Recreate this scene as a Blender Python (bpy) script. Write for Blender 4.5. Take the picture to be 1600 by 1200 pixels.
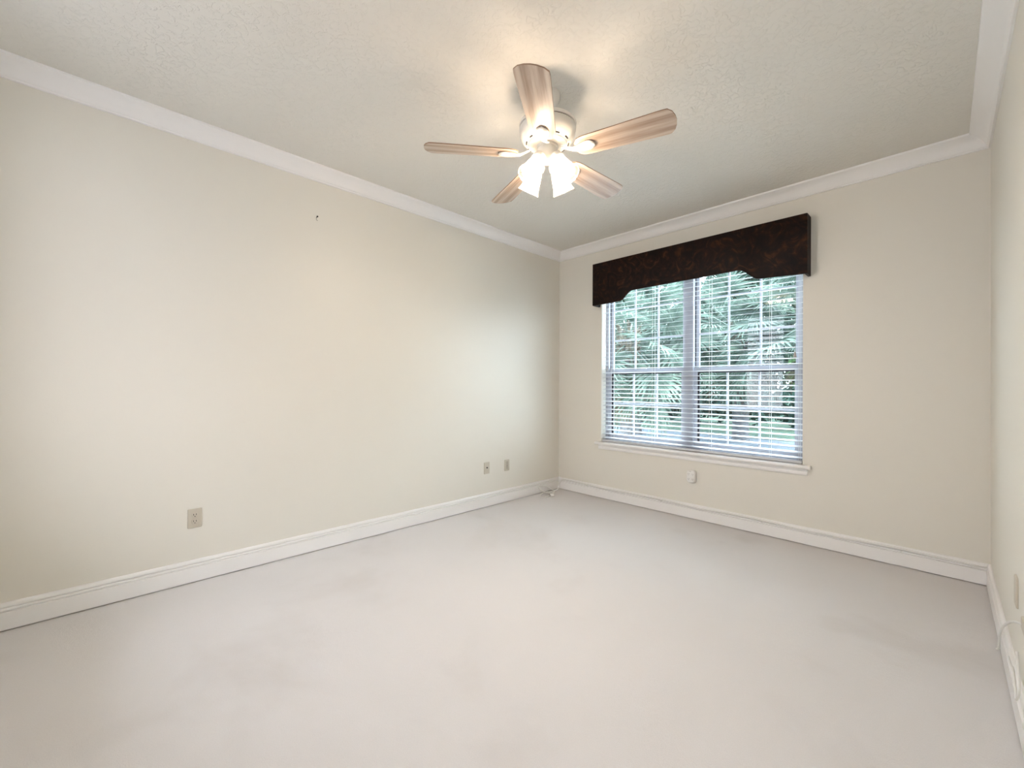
import bpy, bmesh, math, random
from mathutils import Vector, Matrix, noise

# ------------------------------------------------------------------ scene reset
for o in list(bpy.data.objects):
    bpy.data.objects.remove(o, do_unlink=True)
scene = bpy.context.scene
COL = scene.collection
random.seed(7)
PI = math.pi

# ------------------------------------------------------------------ camera
W = 3.35          # room width (left wall X=0, right wall X=W)
YF = -4.42        # front wall (behind the camera); window wall is Y=0
H = 2.74          # ceiling height
cam_d = bpy.data.cameras.new('camera')
cam = bpy.data.objects.new('camera', cam_d)
COL.objects.link(cam)
cam_d.sensor_width = 36.0
cam_d.lens = 36.0 * 658.67 / 1600.0
cam_d.clip_start = 0.02
cam_d.clip_end = 300
th, pit, rol = -0.7977, 0.0055, 0.0063
s_, c_ = math.sin(th), math.cos(th)
R0 = Vector((c_, -s_, 0))
F0 = Vector((s_ * math.cos(pit), c_ * math.cos(pit), math.sin(pit)))
U0 = R0.cross(F0)
Rv = R0 * math.cos(rol) + U0 * math.sin(rol)
Uv = U0 * math.cos(rol) - R0 * math.sin(rol)
M = Matrix((Rv, Uv, -F0)).transposed().to_4x4()
M.translation = Vector((3.1525, -3.8463, 1.1876))
cam.matrix_world = M
scene.camera = cam

# ------------------------------------------------------------------ world, sun, exposure
SKY = 8.0
wd = bpy.data.worlds.new('sky')
scene.world = wd
wd.use_nodes = True
nt = wd.node_tree
nt.nodes.clear()
tc = nt.nodes.new('ShaderNodeTexCoord')
sep = nt.nodes.new('ShaderNodeSeparateXYZ')
rmp = nt.nodes.new('ShaderNodeValToRGB')
rmp.color_ramp.elements[0].position = 0.0
rmp.color_ramp.elements[0].color = (0.86, 0.88, 0.97, 1)
rmp.color_ramp.elements[1].position = 0.7
rmp.color_ramp.elements[1].color = (0.79, 0.87, 1.0, 1)
bg = nt.nodes.new('ShaderNodeBackground')
bg.inputs['Strength'].default_value = SKY
out = nt.nodes.new('ShaderNodeOutputWorld')
nt.links.new(tc.outputs['Generated'], sep.inputs[0])
nt.links.new(sep.outputs['Z'], rmp.inputs[0])
mr = nt.nodes.new('ShaderNodeMapRange')          # overcast: the sky brightens towards the zenith
mr.inputs['From Min'].default_value = 0.12
mr.inputs['From Max'].default_value = 0.65
mr.inputs['To Min'].default_value = SKY
mr.inputs['To Max'].default_value = SKY * 2.4
nt.links.new(sep.outputs['Z'], mr.inputs['Value'])
nt.links.new(mr.outputs[0], bg.inputs['Strength'])
nt.links.new(rmp.outputs[0], bg.inputs['Color'])
nt.links.new(bg.outputs[0], out.inputs['Surface'])

sun_d = bpy.data.lights.new('sun', 'SUN')
sun_d.energy = 14.0
sun_d.angle = math.radians(6)
sun_d.color = (1.0, 0.96, 0.88)
sun = bpy.data.objects.new('sun', sun_d)
COL.objects.link(sun)
sun.location = (0, -6, 12)
sun.rotation_euler = (math.radians(30), 0, math.radians(55))

vs = scene.view_settings
scene.display_settings.display_device = 'sRGB'
vs.view_transform = 'Standard'
vs.look = 'None'
vs.gamma = 1.0
vs.use_curve_mapping = False
vs.exposure = 0.12
BULB = 600.0
BULB_COL = (1.0, 0.79, 0.59)


# ------------------------------------------------------------------ materials
def new_mat(name):
    m = bpy.data.materials.new(name)
    m.use_nodes = True
    return m, m.node_tree, m.node_tree.nodes['Principled BSDF']


def plain(name, col, rough=0.5, spec=0.5, metal=0.0):
    m, t, b = new_mat(name)
    b.inputs['Base Color'].default_value = (*col, 1)
    b.inputs['Roughness'].default_value = rough
    b.inputs['Specular IOR Level'].default_value = spec
    b.inputs['Metallic'].default_value = metal
    return m


def add_bump(t, b, height_socket, strength, dist):
    bp = t.nodes.new('ShaderNodeBump')
    bp.inputs['Strength'].default_value = strength
    bp.inputs['Distance'].default_value = dist
    t.links.new(height_socket, bp.inputs['Height'])
    t.links.new(bp.outputs[0], b.inputs['Normal'])


def node_noise(t, scale, detail=4, rough=0.5, vec=None, dist=0.0):
    n = t.nodes.new('ShaderNodeTexNoise')
    n.inputs['Scale'].default_value = scale
    n.inputs['Detail'].default_value = detail
    n.inputs['Roughness'].default_value = rough
    n.inputs['Distortion'].default_value = dist
    if vec is not None:
        t.links.new(vec, n.inputs['Vector'])
    return n


def obj_coord(t):
    return t.nodes.new('ShaderNodeTexCoord').outputs['Object']


def ramp(t, fac, stops):
    r = t.nodes.new('ShaderNodeValToRGB')
    e = r.color_ramp.elements
    e[0].position, e[0].color = stops[0][0], (*stops[0][1], 1)
    e[1].position, e[1].color = stops[-1][0], (*stops[-1][1], 1)
    for p, c in stops[1:-1]:
        k = e.new(p)
        k.color = (*c, 1)
    t.links.new(fac, r.inputs[0])
    return r


def wall_paint():
    m, t, b = new_mat('wall_paint')
    oc = obj_coord(t)
    b.inputs['Base Color'].default_value = (0.77, 0.74, 0.66, 1)
    b.inputs['Roughness'].default_value = 0.42
    b.inputs['Specular IOR Level'].default_value = 0.45
    n = node_noise(t, 110, 3, 0.6, oc)
    add_bump(t, b, n.outputs[0], 0.10, 0.002)
    return m


def ceiling_paint():
    m, t, b = new_mat('ceiling_knockdown')
    oc = obj_coord(t)
    b.inputs['Base Color'].default_value = (0.77, 0.745, 0.68, 1)
    b.inputs['Roughness'].default_value = 0.62
    b.inputs['Specular IOR Level'].default_value = 0.3
    n = node_noise(t, 34, 3, 0.55, oc, 0.6)
    r = ramp(t, n.outputs[0], [(0.50, (0, 0, 0)), (0.56, (1, 1, 1))])
    add_bump(t, b, r.outputs[0], 0.55, 0.0022)
    return m


def carpet():
    m, t, b = new_mat('carpet')
    oc = obj_coord(t)
    big = node_noise(t, 1.1, 4, 0.55, oc, 0.3)
    cr = ramp(t, big.outputs[0], [(0.30, (0.645, 0.61, 0.585)), (0.46, (0.715, 0.688, 0.672)), (0.75, (0.735, 0.708, 0.692))])
    fine = node_noise(t, 260, 4, 0.7, oc)
    mx = t.nodes.new('ShaderNodeMix')
    mx.data_type = 'RGBA'
    mx.blend_type = 'MULTIPLY'
    mx.inputs[0].default_value = 0.22
    fr = ramp(t, fine.outputs[0], [(0.3, (0.7, 0.7, 0.7)), (0.7, (1, 1, 1))])
    t.links.new(cr.outputs[0], mx.inputs[6])
    t.links.new(fr.outputs[0], mx.inputs[7])
    t.links.new(mx.outputs[2], b.inputs['Base Color'])
    b.inputs['Roughness'].default_value = 0.95
    b.inputs['Specular IOR Level'].default_value = 0.1
    b.inputs['Sheen Weight'].default_value = 0.15
    mid = node_noise(t, 42, 4, 0.6, oc)
    ad = t.nodes.new('ShaderNodeMath')
    ad.operation = 'ADD'
    t.links.new(fine.outputs[0], ad.inputs[0])
    t.links.new(mid.outputs[0], ad.inputs[1])
    add_bump(t, b, ad.outputs[0], 0.45, 0.004)
    return m


def wood():
    m, t, b = new_mat('washed_oak')
    oc = obj_coord(t)
    mp = t.nodes.new('ShaderNodeMapping')
    mp.inputs['Scale'].default_value = (2.2, 15.0, 9.0)
    mp.inputs['Location'].default_value = (0.0, 0.0, 0.6)
    t.links.new(oc, mp.inputs[0])
    w = t.nodes.new('ShaderNodeTexWave')
    w.wave_type = 'RINGS'
    w.rings_direction = 'X'
    w.inputs['Scale'].default_value = 0.42
    w.inputs['Distortion'].default_value = 2.6
    w.inputs['Detail'].default_value = 2.0
    w.inputs['Detail Scale'].default_value = 0.5
    t.links.new(mp.outputs[0], w.inputs['Vector'])
    mp2 = t.nodes.new('ShaderNodeMapping')
    mp2.inputs['Scale'].default_value = (3.0, 70.0, 70.0)
    t.links.new(oc, mp2.inputs[0])
    n = node_noise(t, 1.0, 5, 0.6, mp2.outputs[0])
    ad = t.nodes.new('ShaderNodeMath')
    ad.operation = 'MULTIPLY_ADD'
    ad.inputs[1].default_value = 0.38
    t.links.new(w.outputs['Fac'], ad.inputs[0])
    t.links.new(n.outputs[0], ad.inputs[2])
    cr = ramp(t, ad.outputs[0], [(0.34, (0.26, 0.180, 0.135)), (0.60, (0.43, 0.330, 0.255)), (0.86, (0.58, 0.475, 0.385))])
    t.links.new(cr.outputs[0], b.inputs['Base Color'])
    b.inputs['Roughness'].default_value = 0.27
    b.inputs['Specular IOR Level'].default_value = 0.5
    return m


def burl():
    m, t, b = new_mat('dark_burl_fabric')
    oc = obj_coord(t)
    n1 = node_noise(t, 5.0, 3, 0.55, oc, 2.2)
    n2 = node_noise(t, 11.0, 4, 0.6, n1.outputs[1], 1.4)
    w = t.nodes.new('ShaderNodeTexNoise')
    w.inputs['Scale'].default_value = 7.5
    w.inputs['Detail'].default_value = 3.0
    w.inputs['Distortion'].default_value = 3.2
    t.links.new(oc, w.inputs['Vector'])
    cr = ramp(t, w.outputs[0], [(0.36, (0.004, 0.0015, 0.001)), (0.52, (0.011, 0.004, 0.0025)), (0.62, (0.024, 0.009, 0.004)), (0.74, (0.055, 0.023, 0.009))])
    t.links.new(cr.outputs[0], b.inputs['Base Color'])
    b.inputs['Roughness'].default_value = 0.55
    b.inputs['Specular IOR Level'].default_value = 0.15
    add_bump(t, b, w.outputs[0], 0.12, 0.004)
    return m


def glass_pane(name, col):
    m = bpy.data.materials.new(name)
    m.use_nodes = True
    t = m.node_tree
    t.nodes.clear()
    o = t.nodes.new('ShaderNodeOutputMaterial')
    tr = t.nodes.new('ShaderNodeBsdfTransparent')
    tr.inputs[0].default_value = (*col, 1)
    gl = t.nodes.new('ShaderNodeBsdfGlossy')
    gl.inputs['Roughness'].default_value = 0.02
    mx = t.nodes.new('ShaderNodeMixShader')
    mx.inputs[0].default_value = 0.035
    t.links.new(tr.outputs[0], mx.inputs[1])
    t.links.new(gl.outputs[0], mx.inputs[2])
    t.links.new(mx.outputs[0], o.inputs[0])
    return m


def shade_glass():
    m = bpy.data.materials.new('ribbed_shade_glass')
    m.use_nodes = True
    t = m.node_tree
    t.nodes.clear()
    o = t.nodes.new('ShaderNodeOutputMaterial')
    tr = t.nodes.new('ShaderNodeBsdfTransparent')
    tr.inputs[0].default_value = (0.98, 0.98, 0.98, 1)
    tl = t.nodes.new('ShaderNodeBsdfTranslucent')
    tl.inputs[0].default_value = (0.34, 0.325, 0.30, 1)
    gl = t.nodes.new('ShaderNodeBsdfGlossy')
    gl.inputs['Roughness'].default_value = 0.12
    m1 = t.nodes.new('ShaderNodeMixShader')
    m1.inputs[0].default_value = 0.35
    t.links.new(tl.outputs[0], m1.inputs[1])
    t.links.new(gl.outputs[0], m1.inputs[2])
    m2 = t.nodes.new('ShaderNodeMixShader')
    m2.inputs[0].default_value = 0.60
    t.links.new(tr.outputs[0], m2.inputs[1])
    t.links.new(m1.outputs[0], m2.inputs[2])
    t.links.new(m2.outputs[0], o.inputs[0])
    return m


def bulb_mat():
    m = bpy.data.materials.new('lit_bulb')
    m.use_nodes = True
    t = m.node_tree
    t.nodes.clear()
    o = t.nodes.new('ShaderNodeOutputMaterial')
    e = t.nodes.new('ShaderNodeEmission')
    e.inputs[0].default_value = (*BULB_COL, 1)
    e.inputs[1].default_value = BULB
    t.links.new(e.outputs[0], o.inputs[0])
    return m


def leaf_mat(name, c1, c2, trans=0.35, rough=0.35, scale=1.3):
    m = bpy.data.materials.new(name)
    m.use_nodes = True
    t = m.node_tree
    b = t.nodes['Principled BSDF']
    o = t.nodes['Material Output']
    n = node_noise(t, scale, 3, 0.6, obj_coord(t))
    cr = ramp(t, n.outputs[0], [(0.35, c1), (0.68, c2)])
    t.links.new(cr.outputs[0], b.inputs['Base Color'])
    b.inputs['Roughness'].default_value = rough
    b.inputs['Specular IOR Level'].default_value = 0.10
    tl = t.nodes.new('ShaderNodeBsdfTranslucent')
    t.links.new(cr.outputs[0], tl.inputs[0])
    mx = t.nodes.new('ShaderNodeMixShader')
    mx.inputs[0].default_value = trans
    t.links.new(b.outputs[0], mx.inputs[1])
    t.links.new(tl.outputs[0], mx.inputs[2])
    t.links.new(mx.outputs[0], o.inputs[0])
    return m


def noise_mat(name, c1, c2, scale, rough=0.9, bump=0.4, bdist=0.02, stretch=None):
    m, t, b = new_mat(name)
    vec = obj_coord(t)
    if stretch:
        mp = t.nodes.new('ShaderNodeMapping')
        mp.inputs['Scale'].default_value = stretch
        t.links.new(vec, mp.inputs[0])
        vec = mp.outputs[0]
    n = node_noise(t, scale, 5, 0.65, vec)
    cr = ramp(t, n.outputs[0], [(0.35, c1), (0.65, c2)])
    t.links.new(cr.outputs[0], b.inputs['Base Color'])
    b.inputs['Roughness'].default_value = rough
    b.inputs['Specular IOR Level'].default_value = 0.05
    add_bump(t, b, n.outputs[0], bump, bdist)
    return m


M_WALL = wall_paint()
M_CEIL = ceiling_paint()
M_CARPET = carpet()
M_TRIM = plain('trim_white', (0.87, 0.855, 0.83), 0.32, 0.5)
M_FANWHITE = plain('fan_enamel', (0.80, 0.77, 0.70), 0.30, 0.5)
M_DARK = plain('dark_recess', (0.02, 0.018, 0.016), 0.7)
M_WOOD = wood()
M_EDGE = plain('blade_edge', (0.30, 0.19, 0.12), 0.5)
M_SHADE = shade_glass()
M_BULB = bulb_mat()
M_BURL = burl()
M_LINING = plain('valance_lining', (0.45, 0.36, 0.26), 0.8)
M_VINYL = plain('window_vinyl', (0.44, 0.45, 0.50), 0.35)
M_SLAT = plain('blind_slat', (0.66, 0.67, 0.69), 0.4)
M_CORDW = plain('blind_cord', (0.80, 0.80, 0.78), 0.8)
M_GLASS = glass_pane('window_glass', (0.91, 0.98, 0.98))
M_CLEAR = glass_pane('clear_glass', (0.97, 0.96, 0.96))
M_GASKET = plain('dark_gasket', (0.012, 0.012, 0.018), 0.6)
M_PLATE = plain('almond_plate', (0.56, 0.51, 0.42), 0.4)
M_RECEP = plain('almond_receptacle', (0.58, 0.53, 0.44), 0.4)
M_WHITE = plain('white_plastic', (0.80, 0.79, 0.75), 0.4)
M_GREY = plain('grey_slot', (0.30, 0.28, 0.25), 0.6)
M_BRASS = plain('coax_metal', (0.25, 0.20, 0.13), 0.35, 0.5, 1.0)
M_PALM = leaf_mat('palm_leaf', (0.026, 0.044, 0.035), (0.165, 0.220, 0.185), 0.28, 0.33, 2.2)
M_DEAD = leaf_mat('dry_palm_leaf', (0.065, 0.058, 0.042), (0.12, 0.105, 0.075), 0.25, 0.6)
M_BARK = noise_mat('palm_bark', (0.075, 0.075, 0.08), (0.14, 0.14, 0.15), 9, 0.9, 0.8, 0.03, (1, 1, 2.5))
M_BOOT = noise_mat('palm_boots', (0.045, 0.040, 0.032), (0.10, 0.09, 0.07), 7, 0.9, 0.8, 0.03)
M_TREE = leaf_mat('tree_leaf', (0.012, 0.028, 0.022), (0.05, 0.08, 0.055), 0.3, 0.5, 0.4)
M_HEDGE = leaf_mat('hedge_leaf', (0.010, 0.028, 0.026), (0.035, 0.065, 0.052), 0.2, 0.5, 0.8)
M_LIME = leaf_mat('lime_leaf', (0.05, 0.10, 0.045), (0.12, 0.18, 0.075), 0.4, 0.5, 0.6)
M_LAWN = noise_mat('lawn_grass', (0.020, 0.034, 0.026), (0.042, 0.060, 0.046), 6, 0.9, 0.6, 0.05)
M_DRIVE = noise_mat('driveway_concrete', (0.085, 0.098, 0.115), (0.115, 0.13, 0.15), 3, 0.85, 0.2, 0.01)
M_OUTWALL = plain('stucco', (0.6, 0.57, 0.5), 0.9)


# ------------------------------------------------------------------ mesh helpers
def tag(o, label=None, cat=None, group=None, kind=None):
    if label:
        o['label'] = label
    if cat:
        o['category'] = cat
    if group:
        o['group'] = group
    if kind:
        o['kind'] = kind
    return o


def obj(name, bm, mats, parent=None, smooth=None, loc=None):
    me = bpy.data.meshes.new(name)
    bm.normal_update()
    bm.to_mesh(me)
    bm.free()
    for m in (mats if isinstance(mats, (list, tuple)) else [mats]):
        me.materials.append(m)
    o = bpy.data.objects.new(name, me)
    COL.objects.link(o)
    if parent is not None:
        o.parent = parent
    if loc is not None:
        o.location = loc
    if smooth:
        for p in me.polygons:
            p.use_smooth = True
        if smooth is not True:
            me.set_sharp_from_angle(angle=math.radians(smooth))
    return o


def empty(name, loc, label, cat, group=None, rot=(0, 0, 0)):
    o = bpy.data.objects.new(name, None)
    o.empty_display_size = 0.1
    COL.objects.link(o)
    o.location = loc
    o.rotation_euler = rot
    tag(o, label, cat, group)
    return o


def box(bm, x0, x1, y0, y1, z0, z1, mi=0, bevel=0.0):
    vs = [bm.verts.new((x, y, z)) for x in (x0, x1) for y in (y0, y1) for z in (z0, z1)]
    fs = []
    for q in ((0, 1, 3, 2), (4, 6, 7, 5), (0, 4, 5, 1), (2, 3, 7, 6), (0, 2, 6, 4), (1, 5, 7, 3)):
        f = bm.faces.new([vs[i] for i in q])
        f.material_index = mi
        fs.append(f)
    if bevel > 0:
        es = set(e for f in fs for e in f.edges)
        bmesh.ops.bevel(bm, geom=list(es), offset=bevel, segments=2, profile=0.5, affect='EDGES')
    return bm


def lathe(bm, prof, n=40, mi=0, mat=None, cap0=False, cap1=False, ripple=None):
    """prof: list of (r, z) about local Z; mat: 4x4 applied."""
    rings = []
    for k, (r, z) in enumerate(prof):
        ring = []
        for i in range(n):
            a = 2 * PI * i / n
            rr = r
            if ripple:
                rr = r * (1 + ripple[1] * math.cos(ripple[0] * a) * ripple[2][k])
            v = Vector((rr * math.cos(a), rr * math.sin(a), z))
            ring.append(bm.verts.new(mat @ v if mat else v))
        rings.append(ring)
    for a, b in zip(rings, rings[1:]):
        for i in range(n):
            j = (i + 1) % n
            f = bm.faces.new((a[i], a[j], b[j], b[i]))
            f.material_index = mi
    if cap0:
        f = bm.faces.new(rings[0][::-1])
        f.material_index = mi
    if cap1:
        f = bm.faces.new(rings[-1])
        f.material_index = mi
    return bm


def smooth_path(pts, sub=6):
    pts = [Vector(p) for p in pts]
    res = []
    n = len(pts)
    for i in range(n - 1):
        p0 = pts[max(i - 1, 0)]
        p1, p2 = pts[i], pts[i + 1]
        p3 = pts[min(i + 2, n - 1)]
        for k in range(sub):
            u = k / sub
            res.append(0.5 * ((2 * p1) + (p2 - p0) * u + (2 * p0 - 5 * p1 + 4 * p2 - p3) * u * u + (3 * p1 - p0 - 3 * p2 + p3) * u ** 3))
    res.append(pts[-1])
    return res


def tube(bm, pts, r, n=8, mi=0, caps=True):
    pts = [Vector(p) for p in pts]
    rs = r if isinstance(r, (list, tuple)) else [r] * len(pts)
    t0 = (pts[1] - pts[0]).normalized()
    up = Vector((0, 0, 1)) if abs(t0.z) < 0.9 else Vector((1, 0, 0))
    nrm = (up - t0 * up.dot(t0)).normalized()
    rings = []
    for i, p in enumerate(pts):
        if i == 0:
            t = t0
        elif i == len(pts) - 1:
            t = (pts[i] - pts[i - 1]).normalized()
        else:
            t = (pts[i + 1] - pts[i - 1]).normalized()
        nrm = (nrm - t * nrm.dot(t)).normalized()
        b = t.cross(nrm)
        rings.append([bm.verts.new(p + (nrm * math.cos(2 * PI * k / n) + b * math.sin(2 * PI * k / n)) * rs[i]) for k in range(n)])
    for a, b in zip(rings, rings[1:]):
        for k in range(n):
            j = (k + 1) % n
            f = bm.faces.new((a[k], a[j], b[j], b[k]))
            f.material_index = mi
    if caps:
        bm.faces.new(rings[0][::-1]).material_index = mi
        bm.faces.new(rings[-1]).material_index = mi
    return bm


def extrude_profile(bm, prof, y0, y1, axes=lambda a, b, t: (a, t, b)):
    """closed outline prof [(a,b)] pushed from t=y0 to t=y1."""
    A = [bm.verts.new(axes(a, b, y0)) for a, b in prof]
    B = [bm.verts.new(axes(a, b, y1)) for a, b in prof]
    n = len(prof)
    for i in range(n):
        j = (i + 1) % n
        bm.faces.new((A[i], A[j], B[j], B[i]))
    f1 = bm.faces.new(A[::-1])
    f2 = bm.faces.new(B)
    bmesh.ops.recalc_face_normals(bm, faces=bm.faces)
    return bm


def rounded_rect(w, h, r, seg=5):
    pts = []
    for cx, cy, a0 in ((w / 2 - r, h / 2 - r, 0), (-w / 2 + r, h / 2 - r, 90), (-w / 2 + r, -h / 2 + r, 180), (w / 2 - r, -h / 2 + r, 270)):
        for k in range(seg + 1):
            a = math.radians(a0 + 90 * k / seg)
            pts.append((cx + r * math.cos(a), cy + r * math.sin(a)))
    return pts


def plate_mesh(bm, outline, t, edge, mi=0):
    """flat plaque in local XZ, back at y=0, front at y=-t, softened edge."""
    def ring(k, y):
        return [bm.verts.new((a * k, y, b * k)) for a, b in outline]
    n = len(outline)
    mx = max(max(abs(a), abs(b)) for a, b in outline)
    k = 1 - edge / mx
    rings = [ring(1, 0), ring(1, -t * 0.45), ring((1 + k) / 2 + (1 - k) * 0.2, -t * 0.85), ring(k, -t)]
    for a, b in zip(rings, rings[1:]):
        for i in range(n):
            j = (i + 1) % n
            bm.faces.new((a[i], a[j], b[j], b[i])).material_index = mi
    bm.faces.new(rings[-1]).material_index = mi
    bm.faces.new(rings[0][::-1]).material_index = mi
    bmesh.ops.recalc_face_normals(bm, faces=bm.faces)
    return bm


# ------------------------------------------------------------------ room shell
T = 0.16
WX0, WX1, WZ0, WZ1 = 0.585, 2.397, 0.602, 2.37     # window opening in the back wall

bm = bmesh.new()
box(bm, -T, W + T, YF - T, T, -0.12, 0.0)
tag(obj('floor', bm, M_CARPET), 'off-white wall-to-wall carpet with faint worn patches', 'floor', kind='structure')

bm = bmesh.new()
box(bm, -T, W + T, YF - T, T, H, H + 0.14)
tag(obj('ceiling', bm, M_CEIL), 'cream knockdown-textured ceiling around the fan', 'ceiling', kind='structure')

bm = bmesh.new()
box(bm, -T, 0.0, YF - T, T, 0.0, H)
tag(obj('wall_left', bm, M_WALL), 'long plain cream wall to the left of the corner', 'wall', kind='structure')

bm = bmesh.new()
box(bm, W, W + T, YF - T, T, 0.0, H)
tag(obj('wall_right', bm, M_WALL), 'cream wall at the right edge, carrying a cord', 'wall', kind='structure')

bm = bmesh.new()
box(bm, 0.0, WX0, 0, T, 0, H)
box(bm, WX1, W, 0, T, 0, H)
box(bm, WX0, WX1, 0, T, 0, WZ0 - 0.03)
box(bm, WX0, WX1, 0, T, WZ1, H)
tag(obj('wall_back', bm, M_WALL), 'cream wall holding the double window', 'wall', kind='structure')

# front wall behind the camera, with two windows added for cool daylight
DZ0, DZ = 0.75, 2.50
ADDED_WIN = [(0.55, 1.22), (2.45, 2.98)]
bm = bmesh.new()
xs = [0.0] + [v for w in ADDED_WIN for v in w] + [W]
for i in range(0, len(xs), 2):
    box(bm, xs[i], xs[i + 1], YF - T, YF, 0, H)
for (x0, x1) in ADDED_WIN:
    box(bm, x0, x1, YF - T, YF, DZ, H)
    box(bm, x0, x1, YF - T, YF, 0, DZ0)
tag(obj('wall_front', bm, M_WALL), 'cream wall behind the viewpoint with two added windows', 'wall', kind='structure')
for k, (x0, x1) in enumerate(ADDED_WIN):
    bm = bmesh.new()
    box(bm, x0, x0 + 0.04, YF - 0.12, YF - 0.06, DZ0, DZ)
    box(bm, x1 - 0.04, x1, YF - 0.12, YF - 0.06, DZ0, DZ)
    box(bm, x0 + 0.04, x1 - 0.04, YF - 0.12, YF - 0.06, DZ - 0.04, DZ)
    box(bm, x0 + 0.04, x1 - 0.04, YF - 0.12, YF - 0.06, DZ0, DZ0 + 0.04)
    w2 = obj('window_%d' % (k + 2), bm, M_VINYL)
    tag(w2, ('narrow white window added for daylight in the wall behind the viewpoint', 'wider white window added for daylight in the wall behind the viewpoint')[k], 'window', kind='structure')
    bm = bmesh.new()
    box(bm, x0 + 0.04, x1 - 0.04, YF - 0.091, YF - 0.088, DZ0 + 0.04, DZ - 0.04)
    obj('glass', bm, M_CLEAR, w2)


def run(name, prof, wall, mat, label, cat):
    """moulding along one wall, ends mitred into the corners; prof [(d, z)] d = distance from the wall."""
    bm = bmesh.new()
    A, B = [], []
    for d, z in prof:
        if wall == 'left':
            a, b = (d, YF + d, z), (d, -d, z)
        elif wall == 'right':
            a, b = (W - d, YF + d, z), (W - d, -d, z)
        elif wall == 'back':
            a, b = (d, -d, z), (W - d, -d, z)
        else:
            a, b = (d, YF + d, z), (W - d, YF + d, z)
        A.append(bm.verts.new(a))
        B.append(bm.verts.new(b))
    n = len(prof)
    for i in range(n):
        j = (i + 1) % n
        bm.faces.new((A[i], A[j], B[j], B[i]))
    bm.faces.new(A)
    bm.faces.new(B[::-1])
    bmesh.ops.recalc_face_normals(bm, faces=bm.faces)
    o = obj(name, bm, mat, smooth=35)
    return tag(o, label, cat, kind='structure')


ZC = 2.65
crown = [(0, ZC), (0.010, ZC), (0.0125, ZC + 0.002), (0.0125, ZC + 0.009), (0.017, ZC + 0.012)]
for k in range(9):                                   # hollow cove
    a = math.radians(90 * k / 8)
    crown.append((0.020 + 0.060 * (1 - math.cos(a)) * 0.55 + 0.060 * (k / 8) * 0.45,
                  ZC + 0.016 + 0.058 * math.sin(a) * 0.55 + 0.058 * (k / 8) * 0.45))
crown += [(0.084, ZC + 0.076), (0.090, ZC + 0.079), (0.092, ZC + 0.084), (0.092, H), (0, H)]
for i, wl in enumerate(('left', 'back', 'right', 'front')):
    run('trim_%d' % (i + 1), crown, wl, M_TRIM, {
        'left': 'white crown moulding along the top of the long left wall',
        'back': 'white crown moulding above the window wall',
        'right': 'white crown moulding along the top of the right wall',
        'front': 'white crown moulding above the added windows behind the viewpoint'}[wl], 'crown moulding')

base = [(0, 0.134), (0.006, 0.134), (0.0095, 0.131), (0.012, 0.125), (0.0140, 0.1155), (0.0070, 0.1125), (0.0070, 0.1095), (0.0150, 0.1065),
        (0.0170, 0.102), (0.0160, 0.0975), (0.0110, 0.0955), (0.0110, 0.0935), (0.0185, 0.091), (0.0185, 0.006), (0, 0.006)]
for wl in ('left', 'back', 'right'):
    run('baseboard_' + wl, base, wl, M_TRIM, {
        'left': 'white grooved baseboard below the long left wall',
        'back': 'white baseboard below the window wall with a cord along its top',
        'right': 'white baseboard at the foot of the right wall'}[wl], 'baseboard')

# ------------------------------------------------------------------ window_1
win = empty('window_1', ((WX0 + WX1) / 2, 0.10, WZ0), 'white twin window with muntin grids behind the open blind', 'window')
win['kind'] = 'structure'
wo = Vector(win.location)


def wbox(bm, x0, x1, y0, y1, z0, z1, mi=0, bevel=0.0):
    return box(bm, x0 - wo.x, x1 - wo.x, y0 - wo.y, y1 - wo.y, z0 - wo.z, z1 - wo.z, mi, bevel)


FY0, FY1 = 0.085, 0.155
bm = bmesh.new()
wbox(bm, WX0, WX0 + 0.035, FY0, FY1, WZ0, WZ1)
wbox(bm, WX1 - 0.035, WX1, FY0, FY1, WZ0, WZ1)
wbox(bm, WX0 + 0.035, WX1 - 0.035, FY0, FY1, WZ1 - 0.035, WZ1)
wbox(bm, WX0 + 0.035, WX1 - 0.035, FY0, FY1, WZ0, WZ0 + 0.03)
obj('window_frame', bm, M_VINYL, win)
bm = bmesh.new()
wbox(bm, 1.450, 1.532, FY0 - 0.012, FY1, WZ0 + 0.03, WZ1 - 0.035)
obj('mullion', bm, M_VINYL, win)

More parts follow.
